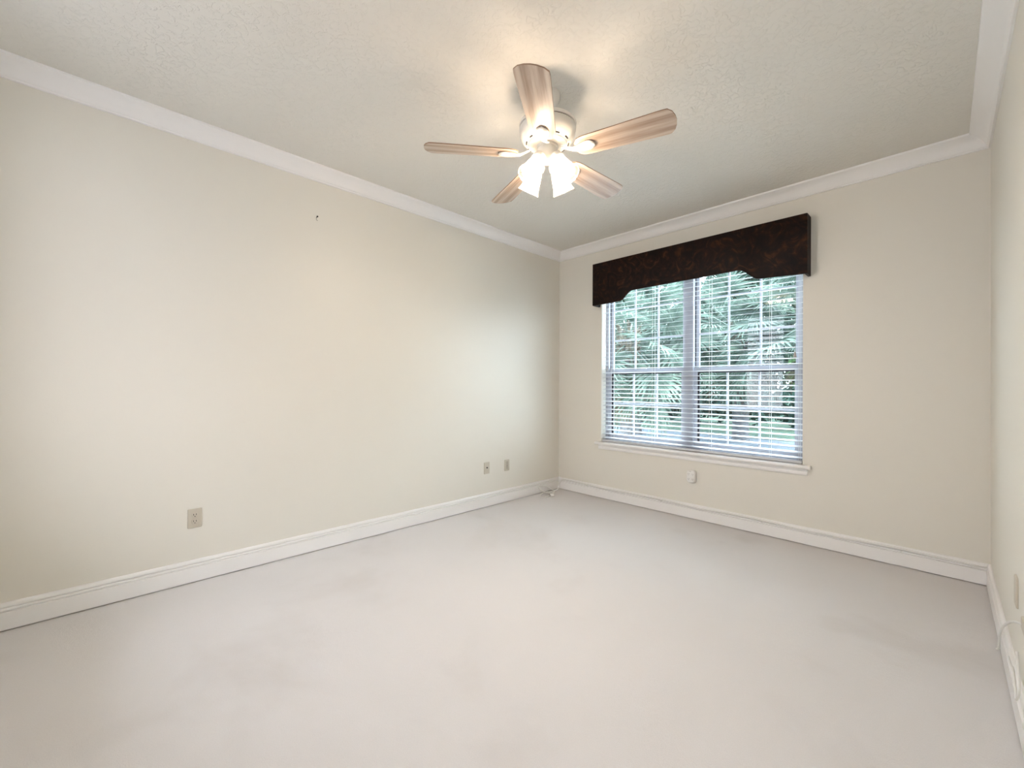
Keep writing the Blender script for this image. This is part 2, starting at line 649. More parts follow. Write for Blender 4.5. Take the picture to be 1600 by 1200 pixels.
units = [(WX0 + 0.035, 1.450), (1.532, WX1 - 0.035)]
for (x0, x1) in units:
    # upper sash, set further out
    zt, zm = WZ1 - 0.035, 1.345
    ya, yb = 0.125, 0.148
    st = 0.036
    bm = bmesh.new()
    wbox(bm, x0, x0 + st, ya, yb, zm, zt)
    wbox(bm, x1 - st, x1, ya, yb, zm, zt)
    wbox(bm, x0 + st, x1 - st, ya, yb, zt - st, zt)
    wbox(bm, x0 + st, x1 - st, ya, yb, zm, zm + 0.030)
    up = obj('upper_sash', bm, M_VINYL, win)
    bm = bmesh.new()
    gx0, gx1 = x0 + st, x1 - st
    for k in (1, 2):
        xm = gx0 + (gx1 - gx0) * k / 3
        wbox(bm, xm - 0.008, xm + 0.008, 0.130, 0.143, zm + 0.03, zt - st)
    for z in (2.005, 1.683):
        wbox(bm, gx0, gx1, 0.1305, 0.1425, z - 0.008, z + 0.008)
    obj('muntin', bm, M_VINYL, up)
    bm = bmesh.new()
    wbox(bm, gx0, gx1, 0.1355, 0.1385, zm + 0.03, zt - st)
    obj('glass', bm, M_GLASS, up)
    # lower sash, inside
    zb = WZ0 + 0.03
    ya, yb = 0.092, 0.120
    bm = bmesh.new()
    wbox(bm, x0, x0 + st, ya, yb, zb, zm + 0.026)
    wbox(bm, x1 - st, x1, ya, yb, zb, zm + 0.026)
    wbox(bm, x0 + st, x1 - st, ya, yb, zm - 0.014, zm + 0.026)
    wbox(bm, x0 + st, x1 - st, ya, yb, zb, zb + 0.045)
    lo = obj('lower_sash', bm, M_VINYL, win)
    bm = bmesh.new()
    for k in (1, 2):
        xm = gx0 + (gx1 - gx0) * k / 3
        wbox(bm, xm - 0.008, xm + 0.008, 0.098, 0.113, zb + 0.045, zm - 0.014)
    wbox(bm, gx0, gx1, 0.0985, 0.1125, 1.012 - 0.0095, 1.012 + 0.0095)
    obj('muntin', bm, M_VINYL, lo)
    bm = bmesh.new()
    wbox(bm, gx0, gx1, 0.1045, 0.1075, zb + 0.045, zm - 0.014)
    obj('glass', bm, M_GLASS, lo)
    bm = bmesh.new()                                  # dark weather seal on the left stile and under the meeting rail
    wbox(bm, gx0 - 0.001, gx0 + 0.016, 0.0915, 0.1035, zb + 0.045, zm - 0.014)
    wbox(bm, gx0 + 0.016, gx1, 0.0915, 0.1035, zm - 0.024, zm - 0.0135)
    sl = obj('weather_seal', bm, M_GASKET, lo)
    sl['label'] = 'black weather seal edging the lower pane'
    bm = bmesh.new()                                  # dark track beside the upper sash
    wbox(bm, x0 + 0.001, x0 + 0.006, 0.118, 0.1248, zm + 0.03, zt)
    obj('sash_track', bm, M_GASKET, win)
for xl in (1.02, 1.95):                               # sash locks on the meeting rails
    bm = bmesh.new()
    wbox(bm, xl - 0.03, xl + 0.03, 0.098, 0.116, 1.371, 1.383, 0, 0.002)
    obj('sash_lock', bm, M_VINYL, win)

# sill (stool with rounded nose) and apron
sill_prof = [(0.084, 0.602), (-0.040, 0.602), (-0.046, 0.600), (-0.049, 0.594), (-0.049, 0.584), (-0.046, 0.578), (-0.040, 0.575), (0.084, 0.575)]
bm = bmesh.new()
# horns rest in front of the wall, the middle runs back into the opening
front = [(-0.0005 if a > 0 else a, b) for a, b in sill_prof]
extrude_profile(bm, front, 0.532, 2.452, lambda a, b, t: (t, a, b))
bm2 = bmesh.new()
box(bm, WX0 + 0.0005, WX1 - 0.0005, -0.0005, 0.084, 0.575, 0.602)
bm2.free()
o = obj('trim_5', bm, M_TRIM, smooth=40)
tag(o, 'white window stool with rounded nose below the blind', 'window sill', kind='structure')
ap = [(0.0, 0.575), (-0.020, 0.575), (-0.022, 0.570), (-0.014, 0.560), (-0.013, 0.552), (-0.016, 0.548), (-0.016, 0.530), (-0.012, 0.524), (0.0, 0.524)]
bm = bmesh.new()
extrude_profile(bm, ap, 0.560, 2.430, lambda a, b, t: (t, a, b))
o = obj('trim_6', bm, M_TRIM, smooth=40)
tag(o, 'white moulded apron under the window stool', 'window trim', kind='structure')

# ------------------------------------------------------------------ blind
BX0, BX1 = 0.592, 2.390
blind = empty('window_blind', (0.5 * (BX0 + BX1), 0.040, WZ0 + 0.004), 'white two-inch horizontal blind, slats open, inside the window opening', 'blind')
bo = Vector(blind.location)
bm = bmesh.new()
tilt = math.radians(7.5)
zs = []
z = 0.648
while z < 2.27:
    zs.append(z)
    z += 0.0430
hw = 0.025
for z in zs:
    rows = []
    for k in range(5):
        u = -1 + 2 * k / 4
        y = u * hw * math.cos(tilt)
        dz = u * hw * math.sin(tilt) + 0.0007 * (1 - u * u)
        rows.append((y, dz))
    top = [(y, z - bo.z + dz + 0.0009) for y, dz in rows]
    bot = [(y, z - bo.z + dz - 0.0009) for y, dz in rows][::-1]
    outline = top + bot
    A = [bm.verts.new((BX0 - bo.x, a, b)) for a, b in outline]
    B = [bm.verts.new((BX1 - bo.x, a, b)) for a, b in outline]
    n = len(outline)
    for i in range(n):
        j = (i + 1) % n
        bm.faces.new((A[i], A[j], B[j], B[i]))
    bm.faces.new(A[::-1])
    bm.faces.new(B)
bmesh.ops.recalc_face_normals(bm, faces=bm.faces)
obj('slats', bm, M_SLAT, blind)
bm = bmesh.new()
box(bm, BX0 - bo.x, BX1 - bo.x, -0.026, 0.026, 0.0, 0.020, 0, 0.003)
obj('bottom_rail', bm, M_SLAT, blind)
bm = bmesh.new()
box(bm, BX0 - bo.x, BX1 - bo.x, -0.028, 0.028, 2.285 - bo.z, 2.335 - bo.z)
obj('headrail', bm, M_SLAT, blind)
for xc in (0.70, 1.16, 1.70, 2.17, 2.37):
    bm = bmesh.new()
    for y in (-0.0275, 0.0275):
        box(bm, xc - bo.x - 0.0010, xc - bo.x + 0.0010, y - 0.0008, y + 0.0008, 0.018, 2.29 - bo.z)
    obj('ladder_cord', bm, M_CORDW, blind)
for xc, z0, z1, r in ((0.655, 1.36, 1.40, 0.006), (2.345, 1.425, 1.475, 0.011)):   # cord tassels
    bm = bmesh.new()
    tube(bm, [(xc - bo.x, -0.034, 2.285 - bo.z), (xc - bo.x, -0.034, z1 - bo.z)], 0.0009, 5)
    lathe(bm, [(0.002, z1 - bo.z), (r * 0.6, z1 - 0.010 - bo.z), (r, z0 + 0.006 - bo.z), (r * 0.9, z0 - bo.z)], 12, 0, Matrix.Translation((xc - bo.x, -0.034, 0)), True, True)
    obj('pull_cord', bm, plain('cord_tassel', (0.42, 0.38, 0.36), 0.6), blind)

# ------------------------------------------------------------------ valance
val = empty('window_valance', (1.497, -0.06, 2.27), 'dark brown burl-patterned cornice valance with stepped lower edge above the window', 'valance')
vo = Vector(val.location)
VX0, VX1, VZT = 0.547, 2.447, 2.485


def scurve(x0, z0, x1, z1, n=10):
    r = []
    for k in range(n + 1):
        u = k / n
        e = u * u * (3 - 2 * u)
        r.append((x0 + (x1 - x0) * u, z0 + (z1 - z0) * e))
    return r


low = [(VX0, 2.046)] + scurve(0.868, 2.050, 1.010, 2.140) + scurve(1.975, 2.148, 2.125, 2.052) + [(VX1, 2.036)]
bm = bmesh.new()
F, Bk = [], []
for (x, zl) in low:
    F.append((bm.verts.new((x - vo.x, -0.122 - vo.y, zl - vo.z)), bm.verts.new((x - vo.x, -0.122 - vo.y, VZT - vo.z))))
    Bk.append((bm.verts.new((x - vo.x, -0.104 - vo.y, zl - vo.z)), bm.verts.new((x - vo.x, -0.104 - vo.y, VZT - vo.z))))
for i in range(len(low) - 1):
    bm.faces.new((F[i][0], F[i + 1][0], F[i + 1][1], F[i][1]))
    bm.faces.new((Bk[i][0], Bk[i][1], Bk[i + 1][1], Bk[i + 1][0]))
    bm.faces.new((F[i][0], Bk[i][0], Bk[i + 1][0], F[i + 1][0]))
    bm.faces.new((F[i][1], F[i + 1][1], Bk[i + 1][1], Bk[i][1]))
for i in (0, -1):
    bm.faces.new((F[i][0], F[i][1], Bk[i][1], Bk[i][0]))
bmesh.ops.recalc_face_normals(bm, faces=bm.faces)
es = [e for e in bm.edges if len(e.link_faces) == 2 and e.calc_face_angle(0) > 1.2]
bmesh.ops.bevel(bm, geom=es, offset=0.004, segments=2, profile=0.5, affect='EDGES')
obj('front_board', bm, M_BURL, val, smooth=40)
for x0, x1, zl in ((VX0, VX0 + 0.018, 2.046), (VX1 - 0.018, VX1, 2.036)):
    bm = bmesh.new()
    box(bm, x0 - vo.x, x1 - vo.x, -0.1045 - vo.y, -0.0005 - vo.y, zl - vo.z, VZT - vo.z)
    obj('return_board', bm, M_BURL, val)
bm = bmesh.new()
box(bm, VX0 + 0.018 - vo.x, VX1 - 0.018 - vo.x, -0.104 - vo.y, -0.0005 - vo.y, VZT - 0.018 - vo.z, VZT - vo.z)
obj('top_board', bm, M_BURL, val)
bm = bmesh.new()
box(bm, VX0 + 0.019 - vo.x, VX1 - 0.019 - vo.x, -0.1035 - vo.y, -0.1005 - vo.y, 2.16 - vo.z, VZT - 0.02 - vo.z)
ln = obj('lining', bm, M_LINING, val)
ln['label'] = 'tan lining behind the dark board'

# ------------------------------------------------------------------ ceiling fan
DROP = 0.013          # length of rod showing between canopy and motor
FAN = Vector((1.678, -2.155, H))
fan = empty('ceiling_fan', FAN, 'white ceiling fan with five washed-oak blades and four lit glass shades', 'ceiling fan')
bm = bmesh.new()
lathe(bm, [(0.0, -0.0005), (0.066, -0.0005), (0.0665, -0.012), (0.064, -0.030), (0.054, -0.046), (0.036, -0.056), (0.018, -0.060), (0.0, -0.060)], 40)
obj('canopy', bm, M_FANWHITE, fan, smooth=40)
bm = bmesh.new()
lathe(bm, [(0.0125, -0.058), (0.0125, -0.132), (0.026, -0.134), (0.028, -0.142), (0.028, -0.154)], 24)
obj('downrod', bm, M_FANWHITE, fan, smooth=40)
bm = bmesh.new()
lathe(bm, [(0.028, -0.136), (0.110, -0.139), (0.140, -0.144), (0.150, -0.149), (0.152, -0.154), (0.152, -0.166), (0.147, -0.168), (0.145, -0.168), (0.145, -0.172),
           (0.150, -0.173), (0.150, -0.184), (0.146, -0.206), (0.136, -0.226), (0.120, -0.242), (0.103, -0.251), (0.100, -0.257), (0.088, -0.262), (0.062, -0.264), (0.050, -0.264)], 56)
hous = obj('motor_housing', bm, M_FANWHITE, fan, smooth=30, loc=(0, 0, -DROP))
bm = bmesh.new()
lathe(bm, [(0.1462, -0.1678), (0.1462, -0.1722)], 56)
obj('shadow_groove', bm, M_DARK, hous)
for k in range(10):                                   # curved vent slots in the underside
    bm = bmesh.new()
    a0 = 2 * PI * (k + 0.15) / 10
    tube(bm, [(0.112 * math.cos(a0 + q * 0.06), 0.112 * math.sin(a0 + q * 0.06), -0.2475) for q in range(5)], 0.0035, 6)
    obj('vent_slot', bm, M_DARK, hous)
bm = bmesh.new()
lathe(bm, [(0.056, -0.262), (0.058, -0.270), (0.0565, -0.276), (0.0535, -0.278), (0.0535, -0.318), (0.051, -0.332), (0.043, -0.343), (0.028, -0.349), (0.010, -0.351), (0.0, -0.351)], 40)
obj('light_fitter', bm, M_FANWHITE, fan, smooth=40, loc=(0, 0, -DROP))

blade_ang = [-128.0, -55.0, 17.0, 89.0, 160.5]


def blade_outline():
    r0, r1 = 0.160, 0.634
    L = r1 - r0
    w0, w1 = 0.062, 0.075
    up = []
    n = 26
    for k in range(n + 1):
        u = k / n
        x = r0 + L * u
        w = w0 + (w1 - w0) * min(1, u * 1.15)
        d0, d1 = (x - r0) / 0.06, (r1 - x) / 0.030
        if d0 < 1:
            w *= 0.55 + 0.45 * math.sqrt(max(0, 1 - (1 - d0) ** 2))
        if d1 < 1:
            w *= 0.72 + 0.28 * math.sqrt(max(0, 1 - (1 - d1) ** 2))
        up.append((x, w))
    pts = [(x, w) for x, w in up] + [(r1 + 0.010, up[-1][1] * 0.5), (r1 + 0.013, 0.0), (r1 + 0.010, -up[-1][1] * 0.5)] + [(x, -w) for x, w in up[::-1]]
    return pts


def blade_mesh():
    bm = bmesh.new()
    pts = blade_outline()
    lo_ = [bm.verts.new((x, y, -0.0028)) for x, y in pts]
    hi = [bm.verts.new((x, y, 0.0028)) for x, y in pts]
    f = bm.faces.new(lo_[::-1])
    f2 = bm.faces.new(hi)
    n = len(pts)
    for i in range(n):
        j = (i + 1) % n
        q = bm.faces.new((lo_[i], lo_[j], hi[j], hi[i]))
        q.material_index = 1
    bmesh.ops.recalc_face_normals(bm, faces=bm.faces)
    return bm


def iron_mesh():
    """teardrop medallion under the blade with a neck that reaches up to the motor."""
    bm = bmesh.new()
    st = [(0.075, 0.013, 0.027), (0.095, 0.012, 0.020), (0.120, 0.012, 0.006), (0.145, 0.014, -0.006), (0.165, 0.017, -0.0085), (0.190, 0.026, -0.0085),
          (0.212, 0.032, -0.0085), (0.228, 0.033, -0.0085), (0.243, 0.029, -0.0085), (0.254, 0.020, -0.0085), (0.260, 0.008, -0.0085)]
    rings = []
    for x, w, z in st:
        rings.append([bm.verts.new(v) for v in ((x, -w, z + 0.002), (x, -w * 0.8, z - 0.0035), (x, 0, z - 0.006), (x, w * 0.8, z - 0.0035), (x, w, z + 0.002), (x, 0, z + 0.0055))])
    for a, b in zip(rings, rings[1:]):
        for i in range(6):
            j = (i + 1) % 6
            bm.faces.new((a[i], a[j], b[j], b[i]))
    bm.faces.new(rings[0][::-1])
    bm.faces.new(rings[-1])
    bmesh.ops.recalc_face_normals(bm, faces=bm.faces)
    return bm


BZ = 2.430 - H - DROP
first = None
for k, ang in enumerate(blade_ang):
    if first is None:
        b = obj('blade', blade_mesh(), [M_WOOD, M_EDGE], fan)
        ir = obj('blade_iron', iron_mesh(), M_FANWHITE, b, smooth=50)
        first = (b, ir)
    else:
        b = first[0].copy()
        COL.objects.link(b)
        ir = first[1].copy()
        COL.objects.link(ir)
        ir.parent = b
    b.parent = fan
    b.location = (0, 0, BZ)
    b.rotation_euler = (Matrix.Rotation(math.radians(ang), 3, 'Z') @ Matrix.Rotation(math.radians(-12), 3, 'X')).to_euler()

sh_first = None
sh_prof = [(0.017, 0.0), (0.024, 0.006), (0.031, 0.018), (0.036, 0.036), (0.040, 0.058), (0.044, 0.082), (0.049, 0.106), (0.056, 0.126), (0.061, 0.135)]
for k in range(4):
    az = math.radians(90 * k)
    ax = Vector((math.cos(az) * math.sin(math.radians(33)), math.sin(az) * math.sin(math.radians(33)), -math.cos(math.radians(33))))
    org = Vector((0.050 * math.cos(az), 0.050 * math.sin(az), -0.325 - DROP))
    q = Vector((0, 0, 1)).rotation_difference(ax)
    if sh_first is None:
        bm = bmesh.new()
        pr = [(r, z + 0.030) for r, z in sh_prof]
        inn = [(r - 0.0025, z) for r, z in pr][::-1]
        allp = pr + inn
        lathe(bm, allp, 60, ripple=(20, 0.022, [min(1, (z - 0.03) / 0.05) for r, z in allp]))
        sh = obj('lamp_shade', bm, M_SHADE, fan, smooth=True)
        bm = bmesh.new()
        lathe(bm, [(0.0, 0.062), (0.012, 0.064), (0.014, 0.074), (0.022, 0.090), (0.027, 0.104), (0.0265, 0.116), (0.019, 0.129), (0.008, 0.135), (0.0, 0.136)], 16)
        bl = obj('light_bulb', bm, M_BULB, sh, smooth=True)
        bl['label'] = 'glowing warm white bulb'
        bm = bmesh.new()  # socket with a wide cup, shaped to screen the fitter from the bulb
        lathe(bm, [(0.013, -0.022), (0.013, 0.0), (0.024, 0.006), (0.033, 0.016), (0.0355, 0.030), (0.0360, 0.046), (0.0345, 0.046), (0.0335, 0.030), (0.030, 0.019), (0.014, 0.026), (0.013, 0.064), (0.0, 0.064)], 24, cap0=True)
        hd = obj('lamp_holder', bm, M_FANWHITE, sh, smooth=40)
        sh_first = (sh, bl, hd)
    else:
        sh = sh_first[0].copy()
        COL.objects.link(sh)
        for c in sh_first[1:]:
            d = c.copy()
            COL.objects.link(d)
            d.parent = sh
    sh.parent = fan
    sh.location = org
    sh.rotation_euler = q.to_euler()

# ------------------------------------------------------------------ wall plates (local XZ plaque facing -Y, then turned onto their wall)
ROT_LEFT = (0, 0, PI / 2)      # faces +X
ROT_RIGHT = (0, 0, -PI / 2)    # faces -X


def screw(bm, x, z, y):
    lathe(bm, [(0.0, -0.0012), (0.0022, -0.001), (0.003, 0.0)], 10, 0, Matrix.Translation((x, y, z)) @ Matrix.Rotation(PI / 2, 4, 'X'))


o = empty('electrical_outlet', (0.0004, -3.434, 0.382), 'almond duplex outlet on the left wall, nearest the viewer', 'outlet', rot=ROT_LEFT)
bm = bmesh.new()
plate_mesh(bm, rounded_rect(0.070, 0.1145, 0.004), 0.006, 0.004)
obj('face_plate', bm, M_PLATE, o, smooth=40)
for dz in (0.0195, -0.0195):
    bm = bmesh.new()
    outl = [(0.0165 * math.cos(a), max(-0.0135, min(0.0135, 0.0172 * math.sin(a)))) for a in [2 * PI * i / 28 for i in range(28)]]
    plate_mesh(bm, outl, 0.0025, 0.001)
    rc = obj('receptacle', bm, M_RECEP, o, smooth=40, loc=(0, -0.0058, dz))
    bm = bmesh.new()
    for sx in (-0.0064, 0.0064):
        box(bm, sx - 0.0014, sx + 0.0014, -0.0031, -0.0024, -0.0008, 0.0088)
    lathe(bm, [(0.0, -0.0031), (0.0027, -0.0031), (0.0027, -0.002)], 12, 0, Matrix.Translation((0, 0, -0.0075)) @ Matrix(((1, 0, 0, 0), (0, 0, 1, 0), (0, 1, 0, 0), (0, 0, 0, 1))))
    obj('slots', bm, M_DARK, rc)
bm = bmesh.new()
screw(bm, 0, 0, -0.0058)
obj('screw', bm, M_PLATE, o)

o = empty('cable_wall_plate', (0.0004, -1.114, 0.380), 'almond wall plate with a dark round cable jack, on the left wall', 'wall plate', rot=ROT_LEFT)
bm = bmesh.new()
plate_mesh(bm, rounded_rect(0.070, 0.1145, 0.004), 0.006, 0.004)
obj('face_plate', bm, M_PLATE, o, smooth=40)
bm = bmesh.new()
RX = Matrix.Rotation(PI / 2, 4, 'X')
lathe(bm, [(0.0075, 0.0), (0.0075, 0.003), (0.0048, 0.0032), (0.0048, 0.0085), (0.0018, 0.009), (0.0, 0.009)], 12, 0, Matrix.Translation((0, -0.0058, 0.004)) @ RX)
obj('cable_jack', bm, M_DARK, o)
for zz in (0.042, -0.042):
    bm = bmesh.new()
    screw(bm, 0, zz, -0.0058)
    obj('screw', bm, M_PLATE, o)

o = empty('phone_wall_plate', (0.0004, -0.840, 0.375), 'narrow almond phone plate on the left wall, nearest the corner', 'wall plate', rot=ROT_LEFT)
bm = bmesh.new()
plate_mesh(bm, rounded_rect(0.068, 0.1145, 0.004), 0.006, 0.004)
obj('face_plate', bm, M_PLATE, o, smooth=40)
bm = bmesh.new()
box(bm, -0.015, 0.015, -0.0080, -0.0055, -0.040, 0.040, 0, 0.001)
ps = obj('jack_panel', bm, plain('phone_panel', (0.43, 0.38, 0.31), 0.45), o)
bm = bmesh.new()
box(bm, -0.0055, 0.0055, -0.0084, -0.0078, -0.012, -0.002)
obj('socket_opening', bm, M_GREY, ps)

o = empty('blank_wall_plate', (W - 0.0004, -1.322, 0.413), 'almond wall plate on the right wall above the white cord', 'wall plate', rot=ROT_RIGHT)
bm = bmesh.new()
plate_mesh(bm, rounded_rect(0.070, 0.1145, 0.006), 0.0065, 0.005)
obj('face_plate', bm, M_PLATE, o, smooth=40)
for zz in (0.030, -0.030):
    bm = bmesh.new()
    screw(bm, 0, zz, -0.0063)
    obj('screw', bm, M_PLATE, o)

# plug-in adapter under the window
o = empty('outlet_adapter', (1.5575, -0.0004, 0.383), 'white rounded plug-in outlet adapter on the wall under the window', 'outlet adapter')
bm = bmesh.new()
plate_mesh(bm, rounded_rect(0.083, 0.119, 0.032, 8), 0.034, 0.012)
obj('body', bm, M_WHITE, o, smooth=60)
for (sx, sz) in ((-0.018, 0.020), (0.018, 0.020), (-0.018, -0.024), (0.018, -0.024)):
    bm = bmesh.new()
    for dx in (-0.0055, 0.0055):
        box(bm, dx - 0.0011, dx + 0.0011, -0.0012, 0.0006, 0.000, 0.0085)
    lathe(bm, [(0.0, 0.0012), (0.0024, 0.0012), (0.0024, 0)], 10, 0, Matrix.Translation((0, 0, -0.006)) @ RX)
    obj('socket', bm, M_GREY, o, loc=(sx, -0.0336, sz))
bm = bmesh.new()
box(bm, -0.012, 0.006, -0.0008, 0.0006, -0.0012, 0.0012)
obj('indicator_mark', bm, M_GREY, o, loc=(0, -0.0336, 0.046))

# hook on the left wall
o = empty('picture_nail', (0.0004, -2.746, 2.392), 'small dark bent nail in the left wall below the crown', 'nail', rot=ROT_LEFT)
bm = bmesh.new()
tube(bm, [(0, 0.0, 0), (0, -0.020, 0.002)], 0.0022, 8)
lathe(bm, [(0.0, 0.0225), (0.0055, 0.0220), (0.0058, 0.0195), (0.0, 0.0190)], 12, 0, Matrix.Translation((0, 0, 0.002)) @ RX)
obj('shank', bm, M_DARK, o)
bm = bmesh.new()
tube(bm, smooth_path([(0, -0.006, 0.000), (-0.003, -0.010, -0.012), (-0.002, -0.013, -0.022), (0.003, -0.015, -0.026)]), 0.0016, 6)
obj('hanger_wire', bm, M_GREY, o)

# ------------------------------------------------------------------ cords
cord = empty('power_cord', (0.10, -0.10, 0.0), 'white cord clipped along the window-wall baseboard, coiled on the carpet in the corner', 'cord')
co = Vector(cord.location)
pts = []
x = W - 0.05
random.seed(3)
while x > 0.10:
    sag = 0.004 * math.sin(x * 7.0) + random.uniform(-0.002, 0.002)
    pts.append((x, -0.0232, 0.1165 + sag))
    x -= 0.11
pts += [(0.075, -0.030, 0.108), (0.052, -0.040, 0.075), (0.045, -0.055, 0.030), (0.060, -0.10, 0.010), (0.075, -0.20, 0.008)]
# three loose loops leaning on the left baseboard
pts += [(0.090, -0.30, 0.012), (0.060, -0.39, 0.060), (0.035, -0.37, 0.085), (0.045, -0.27, 0.070), (0.080, -0.20, 0.030), (0.13, -0.24, 0.008),
        (0.165, -0.34, 0.008), (0.175, -0.44, 0.008), (0.145, -0.475, 0.008), (0.100, -0.42, 0.018), (0.080, -0.32, 0.020), (0.110, -0.24, 0.014), (0.155, -0.28, 0.010), (0.185, -0.325, 0.012)]
bm = bmesh.new()
tube(bm, [Vector(p) - co for p in smooth_path(pts, 6)], 0.0062, 8)
obj('flex', bm, M_WHITE, cord, smooth=True)
bm = bmesh.new()
PM = Matrix.Translation(Vector((0.192, -0.335, 0.017)) - co) @ Matrix.Rotation(math.radians(-38), 4, 'Z')
tb = bmesh.new()
box(tb, -0.018, 0.018, -0.024, 0.016, -0.014, 0.014, 0, 0.005)
tb.transform(PM)
tmp = bpy.data.meshes.new('plug')
tb.to_mesh(tmp)
tb.free()
bm.from_mesh(tmp)
pl = obj('plug', bm, M_WHITE, cord)
bm = bmesh.new()
for sx in (-0.006, 0.006):
    box(bm, sx - 0.0008, sx + 0.0008, -0.040, -0.023, -0.003, 0.003)
bm.transform(PM)
obj('prongs', bm, M_GREY, pl)
for xc in (0.42, 0.86, 1.273, 1.649, 2.129, 2.494, 2.953, 3.27):
    bm = bmesh.new()
    box(bm, xc - 0.005 - co.x, xc + 0.005 - co.x, -0.0295 - co.y, -0.0170 - co.y, 0.1055, 0.1105, 0, 0.001)
    box(bm, xc - 0.004 - co.x, xc + 0.004 - co.x, -0.0285 - co.y, -0.0170 - co.y, 0.0975, 0.1055, 0, 0.001)
    obj('cord_clip', bm, M_WHITE, cord)

cab = empty('wall_cord', (W - 0.03, -1.1, 0.0), 'white cord drooping from the right wall over the baseboard', 'cord')
co = Vector(cab.location)
bm = bmesh.new()
P = [(W - 0.004, -1.72, 0.425), (W - 0.018, -1.66, 0.412), (W - 0.022, -1.55, 0.375), (W - 0.022, -1.39, 0.314), (W - 0.022, -1.22, 0.240), (W - 0.024, -1.095, 0.175),
     (W - 0.026, -1.02, 0.120), (W - 0.026, -0.985, 0.080), (W - 0.026, -0.96, 0.030), (W - 0.030, -0.93, 0.010)]
tube(bm, [Vector(p) - co for p in smooth_path(P, 6)], 0.0042, 8)
obj('flex', bm, M_WHITE, cab, smooth=True)
bm = bmesh.new()
box(bm, W - 0.020 - co.x, W - 0.0005 - co.x, -1.80 - co.y, -1.66 - co.y, 0.400, 0.440, 0, 0.004)
obj('plug', bm, M_PLATE, cab)

cab2 = empty('cable_loop', (W - 0.03, -1.3, 0.0), 'white cable hanging in a narrow loop against the right baseboard', 'cord')
co = Vector(cab2.location)
bm = bmesh.new()
P = [(W - 0.022, -1.30, 0.145), (W - 0.024, -1.42, 0.165), (W - 0.026, -1.52, 0.195), (W - 0.027, -1.60, 0.165), (W - 0.027, -1.62, 0.140), (W - 0.027, -1.66, 0.165), (W - 0.027, -1.70, 0.215), (W - 0.025, -1.62, 0.300)]
tube(bm, [Vector(p) - co for p in smooth_path([(a, b, c) for a, b, c in P], 6)], 0.0036, 8)
obj('flex', bm, M_WHITE, cab2, smooth=True)

# ------------------------------------------------------------------ outdoors
GZ = -0.30
bm = bmesh.new()
box(bm, -45, 25, T + 0.02, 60, GZ - 0.2, GZ)
tag(obj('lawn', bm, M_LAWN), 'green lawn outside the window', 'lawn', kind='structure')
bm = bmesh.new()
vsq = [bm.verts.new((x, y, GZ + z)) for z in (0.002, 0.02) for x, y in ((-14, 6.3), (1.2, 4.3), (6.0, 6.6), (1.0, 9.6), (-14, 10.2))]
n = 5
bm.faces.new(vsq[5:])
bm.faces.new(vsq[:5][::-1])
for i in range(5):
    bm.faces.new((vsq[i], vsq[(i + 1) % 5], vsq[5 + (i + 1) % 5], vsq[5 + i]))
bmesh.ops.recalc_face_normals(bm, faces=bm.faces)
tag(obj('driveway', bm, M_DRIVE), 'pale concrete drive crossing the lawn outside the window', 'driveway', kind='structure')
bm = bmesh.new()
box(bm, -6.0, 8.0, T + 0.03, 4.2, GZ - 0.1, GZ + 0.03)  # unseen pale slab, added to bounce sunlight up through the window
tag(obj('bounce_slab', bm, plain('bounce_concrete', (0.72, 0.71, 0.69), 0.9)), 'pale unseen slab added under the window outside to bounce daylight in', 'bounce_slab', kind='structure')
bm = bmesh.new()
box(bm, -T - 0.7, W + T + 0.7, YF - 1.6, T + 0.22, H + 0.145, H + 0.30)  # unseen overhang, its depth set to keep direct sun out of the room
tag(obj('roof', bm, M_OUTWALL), 'flat unseen stucco eave over the room, sized to block the sun', 'roof', kind='structure')
bm = bmesh.new()
box(bm, -T, W + T, YF - 3.0, YF - T - 0.002, -0.12, -0.005)
tag(obj('porch', bm, M_DRIVE), 'pale concrete slab outside the added windows behind the viewpoint', 'porch', kind='structure')


